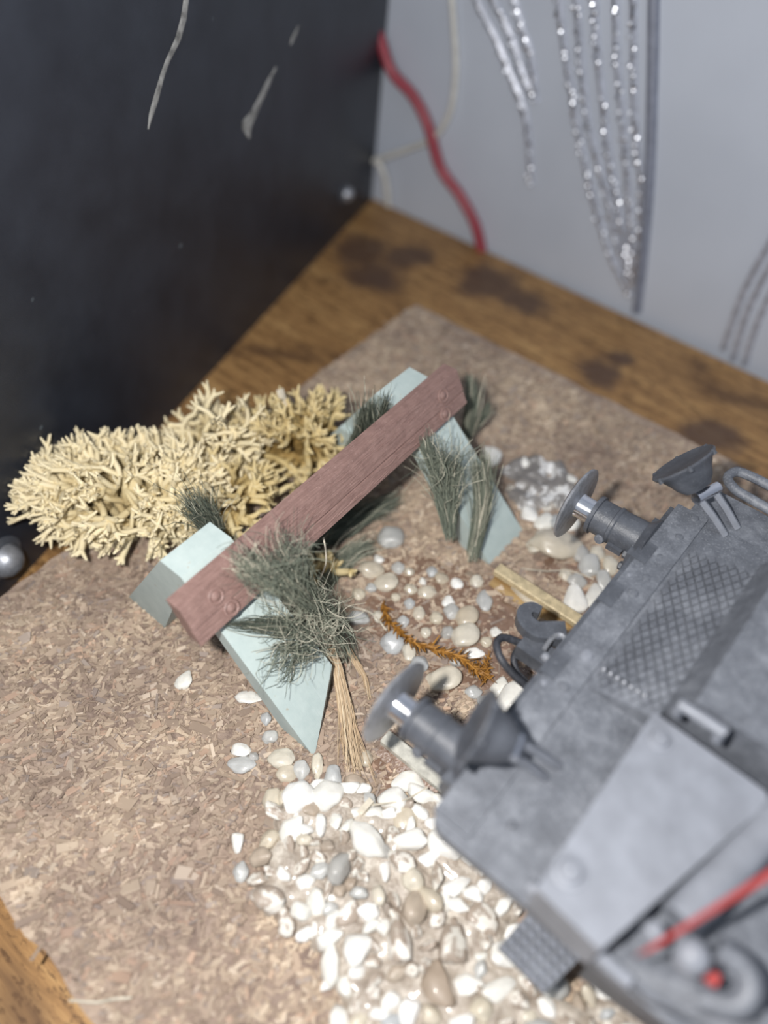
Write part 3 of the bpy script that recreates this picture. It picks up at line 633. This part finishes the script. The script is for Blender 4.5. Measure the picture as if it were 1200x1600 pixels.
place([(285, 1060, 28, 30, 'w', 'single white pebble on bare chipboard left of the near support'),
       (388, 1087, 40, 26, 'w', 'white pebble tucked against the left edge of the near support'),
       (371, 1317, 24, 38, 'w', 'notched white pebble alone left of the white gravel heap'),
       (372, 1168, 34, 26, 'w', 'white pebble above a glassy grey one below the near support'),
       (376, 1192, 46, 28, 'g', 'glassy grey pebble below a white one left of the near support tip'),
       (636, 1222, 58, 42, 'w', 'large smooth white pebble beside the pale near rail'),
       (632, 1290, 48, 62, 'c', 'large cream pebble with brown tint beside the footplate corner'),
       (500, 1226, 46, 28, 'w', 'bright white pebble just below the near support tip'),
       (495, 1194, 20, 44, 'c', 'slim upright cream pebble touching the near support tip'),
       (572, 1182, 22, 28, 'c', 'small round cream pebble under the near buffer head'),
       (550, 1220, 36, 32, 'd', 'tan pebble below the straw bunch'),
       (612, 838, 42, 38, 'g', 'glassy grey pebble in the middle between the supports'),
       (695, 1060, 60, 40, 'c', 'large cream pebble shaded by the near buffer head'),
       (742, 1018, 30, 20, 'w', 'oval white pebble beside the rusty sprig'),
       (870, 850, 84, 50, 'c', 'largest smooth cream pebble under the far buffer head'),
       (770, 714, 34, 36, 'w', 'white lump right of the far support beside the green tuft'),
       (780, 1072, 34, 30, 'w', 'round white pebble beside the brake hose loop'),
       (802, 1096, 66, 62, 'w', 'large white pebble beneath the brake hose'),
       (898, 938, 40, 54, 'w', 'white pebble leaning against the outer side of the far rail'),
       (945, 1538, 36, 60, 'w', 'bright white pebble beside the hanging step')], None, None)
place([(580, 888, 42, 28, 'c'), (604, 907, 40, 28, 'c'), (622, 884, 22, 18, 'g'), (642, 917, 22, 18, 'c'), (560, 962, 36, 24, 'g'), (612, 1002, 36, 36, 'g'), (690, 900, 24, 20, 'c'), (668, 922, 30, 20, 'c'),
       (700, 938, 22, 22, 'w'), (706, 952, 26, 24, 'g'), (730, 962, 40, 34, 'c'), (757, 935, 24, 36, 'g'), (728, 992, 48, 40, 'c'), (775, 985, 18, 20, 'w'), (655, 1035, 30, 30, 'g'), (640, 1015, 22, 34, 'c'),
       (682, 962, 22, 20, 'c'), (655, 955, 20, 22, 'c'), (712, 908, 22, 18, 'w'), (640, 940, 18, 16, 'g'), (592, 960, 20, 20, 'c'), (630, 968, 20, 18, 'g'), (745, 905, 22, 20, 'c'), (675, 890, 18, 16, 'g'),
       (760, 1000, 20, 18, 'c'), (700, 985, 20, 22, 'g'), (665, 985, 18, 18, 'c'), (560, 925, 22, 20, 'c'), (590, 870, 18, 14, 'w'), (715, 1030, 24, 18, 'g'), (760, 1095, 30, 26, 'g'), (740, 1078, 26, 22, 'g'), (785, 1120, 40, 34, 'c'), (640, 890, 16, 14, 'c'), (660, 905, 14, 12, 'w'), (618, 930, 16, 14, 'c'), (580, 915, 18, 16, 'g')],
      'small cream or grey pebble glued between the two rails', 'pebbles between the rails')
place([(836, 850, 26, 28, 'c'), (902, 905, 30, 24, 'g'), (930, 930, 34, 46, 'w'), (922, 880, 34, 40, 'g'), (893, 815, 26, 24, 'w'), (850, 812, 34, 26, 'w'), (825, 800, 28, 26, 'w'), (872, 812, 28, 24, 'g'), (945, 905, 26, 34, 'g'),
       (905, 860, 30, 30, 'g'), (885, 895, 22, 20, 'c'), (860, 790, 26, 22, 's'), (905, 790, 26, 26, 'w'), (955, 880, 26, 28, 'c'), (840, 775, 22, 18, 's'), (935, 862, 26, 24, 'c'), (800, 760, 24, 18, 's'), (875, 765, 24, 20, 'w'), (890, 745, 22, 18, 'w'), (815, 722, 24, 18, 'w'), (845, 722, 24, 16, 'w')],
      'pale pebble beside the cement crust outside the far rail', 'pebbles outside the far rail')
place([(422, 1148, 26, 24, 'g'), (440, 1182, 44, 34, 'c'), (448, 1206, 34, 30, 'c'), (470, 1200, 26, 32, 'g'), (520, 1212, 28, 44, 'g'), (526, 1246, 26, 24, 'g'), (425, 1250, 32, 50, 'c'), (448, 1248, 34, 40, 'c'), (395, 1180, 18, 16, 'g'), (415, 1120, 18, 20, 'g'), (375, 1360, 24, 36, 'g')],
      'scattered cream or grey pebble between the near support tip and the heap', 'pebbles below the near support tip')
poly = [tuple(at(x, y, 0)[:2]) for x, y in HEAP]
xs = [p[0] for p in poly]; ys = [p[1] for p in poly]; got = []; tries = 0
while tries < 9000 and len(got) < 265:
    tries += 1; p = (random.uniform(min(xs), max(xs)), random.uniform(min(ys), max(ys)))
    if not inside(p, poly): continue
    r = random.choice((.45, .55, .65, .75, .85, 1.0, 1.15))
    if any((p[0] - q[0]) ** 2 + (p[1] - q[1]) ** 2 < (.72 * (r + q[2])) ** 2 for q in got): continue
    got.append((p[0], p[1], r))
def edge_d(p):
    d = 9
    for i in range(len(poly)):
        a, b = Vector(poly[i]), Vector(poly[i - 1]); e = b - a; q = Vector(p); t_ = max(0, min(1, (q - a).dot(e) / e.length_squared)); d = min(d, (q - a - e * t_).length)
    return d
for x, y, r in got:
    e = edge_d((x, y)); ty = random.choices('wscdg', (48, 24, 10, 10, 8))[0] if e < 2.2 else random.choices('wscdg', (22, 44, 12, 16, 6))[0]
    h = min(e, 3) * .16 + random.uniform(0, .35)
    px = proj((x, y, .3)); reg = 'along the footplate edge' if px[0] > 660 and px[1] < 1420 else 'at the upper heap end' if px[1] < 1330 else ('at the upper left heap rim' if px[1] < 1420 else 'at the lower left heap rim') if e < 2.2 else 'in the mid heap' if px[1] < 1480 else 'below the hanging step' if px[0] > 760 else 'low in the heap'
    lab = ('large ' if r > .8 else 'small ' if r < .6 else '') + {'w': 'bright white gravel chip ', 's': 'white gravel stone with brown stains ', 'c': 'smooth cream gravel stone ', 'd': 'brown coated gravel stone ', 'g': 'smooth grey gravel stone '}[ty] + reg
    pebble(Vector((x, y, .3 + h)), r * random.uniform(.9, 1.5), r * random.uniform(.65, 1.0), r * random.uniform(.6, 1.0), random.uniform(0, 6.28), TY[ty], lab, {'w': 'white chips of the gravel heap', 's': 'stained stones of the gravel heap', 'c': 'cream stones of the gravel heap', 'd': 'brown stones of the gravel heap', 'g': 'grey stones of the gravel heap'}[ty])

# ------------------------------------------------------------------ fibres and lichen
def strands(paths, radii, seg=3):             # many thin tapering tubes at once: list of (n,3) arrays
    V, Fc, T = [], [], []
    for (P, tint), (r0, r1) in zip(paths, radii):
        P = np.asarray(P, float); n = len(P); d = np.gradient(P, axis=0); d /= np.linalg.norm(d, axis=1, keepdims=True) + 1e-9
        ref = np.array([0.31, .52, .79]) if abs(d[0] @ np.array([0.31, .52, .79])) < .9 else np.array([1., 0, 0])
        u = np.cross(d, ref); u /= np.linalg.norm(u, axis=1, keepdims=True) + 1e-9; v = np.cross(d, u)
        rr = np.linspace(r0, r1, n)[:, None]; b = len(V)
        for k in range(n):
            for s in range(seg):
                a = 2 * math.pi * s / seg; V.append(P[k] + (u[k] * math.cos(a) + v[k] * math.sin(a)) * rr[k]); T.append(tint if np.isscalar(tint) else tint[k])
        for k in range(n - 1):
            for s in range(seg): Fc.append((b + k * seg + s, b + k * seg + (s + 1) % seg, b + (k + 1) * seg + (s + 1) % seg, b + (k + 1) * seg + s))
    return V, Fc, T
def tuft(spine, n, w0, w1, label, name='grass_tuft', mat='dark_green_fibre', cat='grass tuft', r=.034, curl=.35, stray=.12, group=None, tint0=.35):
    sp = np.array([tuple(p) for p in spline(spine, 6)]); K = len(sp); paths, rad = [], []
    for i in range(int(n * 1.6)):
        st_ = random.random() < stray
        a = random.uniform(0, .45) if not st_ else random.uniform(.2, .7); b = min(1, a + random.uniform(.35, .8)); m_ = 8
        off = rng.normal(0, 1, 3); off /= np.linalg.norm(off) + 1e-6; off *= random.random() ** .5; ph = rng.normal(0, 1, 3)
        P = []
        for k in range(m_):
            t_ = a + (b - a) * k / (m_ - 1); f = t_ * (K - 1); i0 = min(int(f), K - 2); c = sp[i0] + (sp[i0 + 1] - sp[i0]) * (f - i0)
            w_ = w0 + (w1 - w0) * t_; q = k / (m_ - 1)
            cu = curl * np.array([math.sin(ph[0] * 3 + q * 5), math.sin(ph[1] * 3 + q * 4), math.sin(ph[2] * 3 + q * 5)]) * w_ * .5 * q
            P.append(c + off * w_ * (1 + (1.5 * q if st_ else .15 * q)) + cu)
        P = np.array(P); P[:, 2] = np.maximum(P[:, 2], .08)
        paths.append((P, min(1, max(0, random.gauss(tint0, .2) + (.45 if st_ and random.random() < .4 else 0))))); rr = r * random.uniform(.6, 1.3); rad.append((rr, rr * .4))
    V, Fc, T = strands(paths, rad); o = pyobj(name, V, Fc, mat, None, False, T); tag(o, label, cat, group); return o
def A(*l): return [at(x, y, z) for x, y, z in l]
LN = Vector((12, 0, 10.3)).normalized()
def S(*l): return [hitp(x, y, Vector((-27.7, 0, 11.8)) + LN * q, LN) for x, y, q in l]       # q above the sloped face of a support
def tangle(spine, n, w, r, label, lo=.3, hi=.8):                                              # loose curly threads
    sp = spline(spine, 6); paths, rad = [], []
    for i in range(n):
        p = sp[random.randrange(len(sp))] + Vector((random.gauss(0, w * .5), random.gauss(0, w * .5), random.gauss(0, w * .4))); d = Vector((random.gauss(0, 1), random.gauss(0, 1), random.gauss(0, .7))).normalized(); P = [tuple(p)]
        ax = Vector((random.gauss(0, 1), random.gauss(0, 1), random.gauss(0, 1))).normalized(); cv = random.gauss(0, .45)
        for k in range(9): d = (Matrix.Rotation(cv, 3, ax) @ d + Vector((random.gauss(0, .12), random.gauss(0, .12), random.gauss(0, .12)))).normalized(); p = p + d * random.uniform(.25, .4); P.append((p.x, p.y, max(.1, p.z)))
        paths.append((P, random.uniform(lo, hi))); rad.append((r, r * .6))
    V, Fc, T = strands(paths, rad); return tag(pyobj('grass_threads', V, Fc, 'dark_green_fibre', None, False, T), label, 'grass threads')
tuft(A((553, 1035, .2), (530, 985, 3), (500, 950, 6.5), (470, 920, 9), (455, 880, 11.5), (462, 856, 12.5)), 190, 1.0, .8, 'tangled dark green grass tuft spilling over the near support and beam', curl=2.2, stray=.35, tint0=.42)
tuft(S((515, 1000, 1.2), (475, 985, 1.2), (430, 978, .9), (390, 976, .6), (352, 976, .5)), 60, 1.3, .14, 'thin dark grass wisp lying across the near support face', curl=1.0, stray=.12)
tuft(S((515, 1005, 1.2), (480, 1010, 1.0), (450, 1022, .7), (425, 1050, .5)), 60, 1.3, .8, 'loose dark grass spray on the lower near support face', curl=1.6, stray=.4, tint0=.4)
tuft(A((500, 960, 6.5), (455, 925, 10.6), (420, 905, 12), (390, 890, 12.8), (378, 872, 13.3)), 95, .9, .6, 'curled dark grass strands hanging on the beam front', curl=2.2, stray=.4, tint0=.5)
tangle(S((470, 930, 1.5), (500, 950, 1.8), (520, 985, 1.4), (470, 985, 1.6), (440, 960, 1.2)), 230, 1.1, .022, 'loose curly grey green threads wound through the near tuft', .4, 1)
tangle(A((455, 860, 12.6), (420, 890, 12.6), (395, 885, 13)), 80, .8, .022, 'fine dark curly threads lying over the beam front', .1, .7)
tuft(A((512, 1008, 2.4), (528, 1050, 1.2), (540, 1110, .6), (548, 1160, .4), (556, 1205, .3)), 130, .40, .75, 'pale straw bunch lying on the ground beside the near support', 'straw_bunch', 'straw_fibre', 'straw', .042, .4, .1, None, .6)
tuft(A((540, 1010, 1.4), (556, 1035, .6), (570, 1060, .4), (576, 1092, .3)), 45, .3, .15, 'short straw wisp beside the pale straw bunch', 'straw_bunch', 'straw_fibre', 'straw', .042, .4, .1, None, .45)
tuft(S((704, 842, .2), (700, 805, .5), (697, 770, .9), (696, 738, 1.2), (696, 715, 1.4)), 420, .5, 1.5, 'fan shaped dark green tuft on the left edge of the far support', curl=.6, stray=.12, tint0=.42)
tuft(S((698, 790, .5), (684, 745, .7), (672, 712, .9), (662, 684, 1.0)), 150, .4, .5, 'narrow dark grass blade bundle just below the beam on the far support', curl=.7, stray=.2)
tangle(S((680, 715, 1.2), (700, 740, 1.4), (690, 700, 1.2)), 70, 1.1, .022, 'fine curly threads around the fan shaped tuft', .2, .9)
tuft(S((737, 874, .3), (744, 838, .8), (752, 800, 1.0), (755, 765, 1.3), (752, 718, 1.8)), 400, .5, .85, 'dense upright green tuft on the right edge of the far support', curl=.4, stray=.12, tint0=.5)
tuft(A((722, 708, .3), (732, 670, 3.2), (736, 630, 6), (735, 590, 8)), 170, .55, .6, 'green tuft standing behind the far end of the beam', curl=.3, stray=.1, tint0=.5)
tuft(A((728, 690, 1), (745, 665, 2.8), (758, 645, 4.2), (766, 630, 5)), 70, .4, .3, 'short side shoot of green grass right of the far beam end', curl=.4, stray=.12)
tuft([aty(x, y, q) for x, y, q in ((548, 712, 7.2), (560, 692, 7.4), (572, 664, 7.6), (577, 628, 7.6))], 200, .9, .8, 'dark grass tuft on the back of the far support', curl=.4, stray=.2)
tuft([aty(x, y, q) for x, y, q in ((582, 688, 7.5), (590, 668, 7.6), (598, 646, 7.8), (604, 620, 7.8))], 60, .3, .5, 'small dark grass spray between the far support top and the beam', curl=.5, stray=.25)
tuft(A((345, 850, 3), (330, 820, 6.0), (312, 795, 8), (300, 780, 9)), 220, .7, 1.4, 'dark green tuft behind the near support top beside the lichen', curl=.4, stray=.2)
tuft(A((495, 925, .4), (520, 890, .8), (548, 865, 1.2), (580, 848, 1.6)), 190, .9, .8, 'grey green grass bunch lying under the beam', curl=.4, stray=.12, tint0=.55)
tuft(A((470, 905, .5), (478, 870, 2), (492, 840, 3.5), (505, 822, 4.6)), 140, .9, .5, 'dark grass bunch leaning up behind the near support under the beam', curl=.4, stray=.1)
tuft(A((510, 850, .5), (545, 825, .9), (580, 800, 1.2), (622, 778, 1.4)), 170, .8, .7, 'dark grass bunch lying flat in the shadow of the beam', curl=.4, stray=.12)
tuft(A((485, 860, .4), (530, 820, .6), (565, 800, .6), (610, 790, .6)), 90, 1.2, .9, 'low trampled dark grass behind the flat bunch under the beam', curl=.5, stray=.2)
# rusty sprig with scale leaves
sp = spline([at(x, y, z) for x, y, z in ((598, 945, .5), (612, 975, .7), (640, 1000, 1.0), (668, 1012, 1.0), (700, 1022, 1.0), (725, 1032, 1.0), (746, 1052, .9))], 8)
paths, rad = [], []
for i, p in enumerate(sp):
    for s in range(4):
        d = Vector((random.gauss(0, .35), random.gauss(0, .35), random.uniform(0, .3))) + (sp[min(i + 1, len(sp) - 1)] - p).normalized() * .5
        P = [tuple(p + d * k / 3) for k in range(4)]; paths.append((P, random.random())); rad.append((.12, .03))
paths.append(([tuple(p) for p in sp], .3)); rad.append((.12, .06))
V, Fc, T = strands(paths, rad, 4); tag(pyobj('dried_sprig', V, Fc, 'rusty_sprig', None, False, T), 'rusty brown dried sprig lying on pebbles between the rails', 'sprig')
paths, rad = [], []
for pl in (((765, 1060), (758, 1045), (762, 1030)), ((758, 1065), (752, 1050), (748, 1040))):
    sp = spline([at(x, y, .6) for x, y in pl], 5); paths.append(([tuple(p) for p in sp], .6)); rad.append((.12, .05))
    for p in sp:
        for s in range(2): paths.append(([tuple(p + Vector((random.gauss(0, .12), random.gauss(0, .12), .1)) * k) for k in range(4)], random.random())); rad.append((.08, .03))
V, Fc, T = strands(paths, rad, 4); tag(pyobj('dried_sprig', V, Fc, 'rusty_sprig', None, False, T), 'small rusty sprig fragment beside the round white pebble', 'sprig')
# stray fibres and splinters
def fibre(pts, r, label, mat='chip_pale', name='stray_fibre', cat='fibre'):
    q = MB(); q.tube(spline(pts, 6), r, 5); tag(q.obj(name, mat, None, True), label, cat)
fibre(A((815, 888, .8), (850, 892, 1.0), (890, 892, 1.0), (928, 905, .9)), .05, 'fine pale fibre stretched over pebbles outside the far rail')
fibre(A((580, 1258, .9), (625, 1252, 1.2), (652, 1240, 1.2), (668, 1230, 1.2)), .06, 'fine pale fibre between two large pebbles near the footplate')
fibre(A((108, 1563, .3), (150, 1566, .35), (178, 1561, .35), (206, 1559, .3)), .08, 'thin pale splinter near the bottom edge of the base')
fibre(A((500, 905, 5), (509, 880, 6.5), (508, 855, 7.5), (505, 840, 8)), .07, 'upright pale straw stalk under the beam')
fibre(A((538, 945, .5), (580, 958, .5), (604, 985, .5)), .07, 'bent pale straw lying left of the rusty sprig')
q = MB(); p0, p1 = at(562, 1272, .9), at(581, 1250, 1.1); q.tube([p0, p1], .28, 4); tag(q.obj('wood_splinter', 'chip_pale'), 'blunt tan wood splinter lying on the gravel below the straw bunch', 'splinter')
for x, y, a, L in ((207, 1277, 1.2, 34), (202, 1300, 1.0, 22), (60, 985, .4, 26), (120, 1035, .3, 24), (200, 1225, 1.2, 20)): pass

def lichen(c, rx, ry, rz, nst, label, mat='cream_lichen', axis=0.0, seed=1, dens=1.0, lift=.35):
    rnd = random.Random(seed); c = Vector(c); paths, rad = [], []
    ca_, sa_ = math.cos(axis), math.sin(axis)
    def inE(p):
        d = p - c; x = d.x * ca_ + d.y * sa_; y = -d.x * sa_ + d.y * ca_
        return (x / rx) ** 2 + (y / ry) ** 2 + (d.z / rz) ** 2
    def grow(p, d, r, lev):
        L = rnd.uniform(.9, 1.6) * 1.15; q = p + d * L
        if q.z < .2 and abs(q.x + 45) > 0 and q.x > -45: q.z = .2 + rnd.random() * .2
        mid = p.lerp(q, .5) + Vector((rnd.gauss(0, .1), rnd.gauss(0, .1), rnd.gauss(0, .1))); e = inE(q)
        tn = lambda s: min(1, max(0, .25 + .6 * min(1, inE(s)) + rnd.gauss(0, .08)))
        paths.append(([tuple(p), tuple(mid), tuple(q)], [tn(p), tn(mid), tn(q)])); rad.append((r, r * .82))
        if e > 1.0 or lev > 7:
            for k in range(rnd.choice((2, 3, 3, 4))):                     # forked star tips
                dd = (d + Vector((rnd.gauss(0, .7), rnd.gauss(0, .7), rnd.gauss(0, .6)))).normalized(); l = rnd.uniform(.5, 1.0)
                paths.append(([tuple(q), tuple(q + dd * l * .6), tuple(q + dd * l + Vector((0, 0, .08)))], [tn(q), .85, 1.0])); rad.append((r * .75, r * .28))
            return
        for k in range(2 if rnd.random() < .78 else 3):
            out = (q - c); out.normalize() if out.length > .1 else None
            dd = (d * .55 + out * .35 + Vector((rnd.gauss(0, .55), rnd.gauss(0, .55), rnd.gauss(.08, .5)))).normalized(); grow(q, dd, max(.22, r * .9), lev + 1)
    for i in range(nst):
        a = rnd.uniform(0, 6.28); s = rnd.random() ** .5 * .8; x = math.cos(a) * s * rx; y = math.sin(a) * s * ry
        p = c + Vector((x * ca_ - y * sa_, x * sa_ + y * ca_, -rz * .55)); d = Vector((rnd.gauss(0, .5), rnd.gauss(0, .5), 1)).normalized(); grow(p, d, .40, 2 if nst > 12 else 1)
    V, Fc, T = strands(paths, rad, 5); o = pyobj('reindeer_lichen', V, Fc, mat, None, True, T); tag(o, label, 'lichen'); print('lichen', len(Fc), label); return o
lichen(at(200, 772, 4.0), 7.6, 4.2, 3.2, 36, 'pale cream lichen cushion overhanging the left edge of the base', 'cream_lichen', math.atan2(.65, .76), 3)
lichen(at(345, 690, 4.6), 3.6, 3.2, 3.6, 13, 'yellow cream lichen cushion in the middle of the lichen row', 'cream_lichen', .7, 5)
lichen(at(355, 790, 3.0), 4.4, 2.8, 2.6, 12, 'low cream lichen patch behind the near support', 'brown_lichen', .7, 9)
lichen(at(465, 690, 3.6), 4.8, 3.2, 3.2, 16, 'brownish lichen cushion behind the beam beside the far support', 'brown_lichen', .8, 6)
lichen(at(505, 905, .9), 1.5, 1.2, 1.0, 6, 'small tan lichen crumb under the beam by the near support', 'brown_lichen', .7, 8)
fibre(A((452, 660, 5), (448, 640, 6.5), (441, 622, 7.6), (437, 608, 8.2)), .32, 'stout pale lichen stalk standing up behind the lichen row', 'chip_pale', 'lichen_stalk', 'stalk')

# pebbles that still share a label are told apart by their place in the row, where they are few
same = {}
for o in SC.objects:
    if o.get('category') == 'pebble': same.setdefault(o['label'], []).append(o)
ORD = ['first', 'second', 'third', 'fourth', 'fifth', 'sixth', 'seventh', 'eighth', 'ninth', 'tenth', 'eleventh', 'twelfth']
for lab, os_ in same.items():
    if 1 < len(os_) <= 12:
        os_.sort(key=lambda o: proj([c * 1000 for c in o.location])[0])
        for k, o in enumerate(os_): o['label'] = lab + ', ' + ('leftmost' if k == 0 else 'rightmost' if k == len(os_) - 1 else ORD[k] + ' from left')
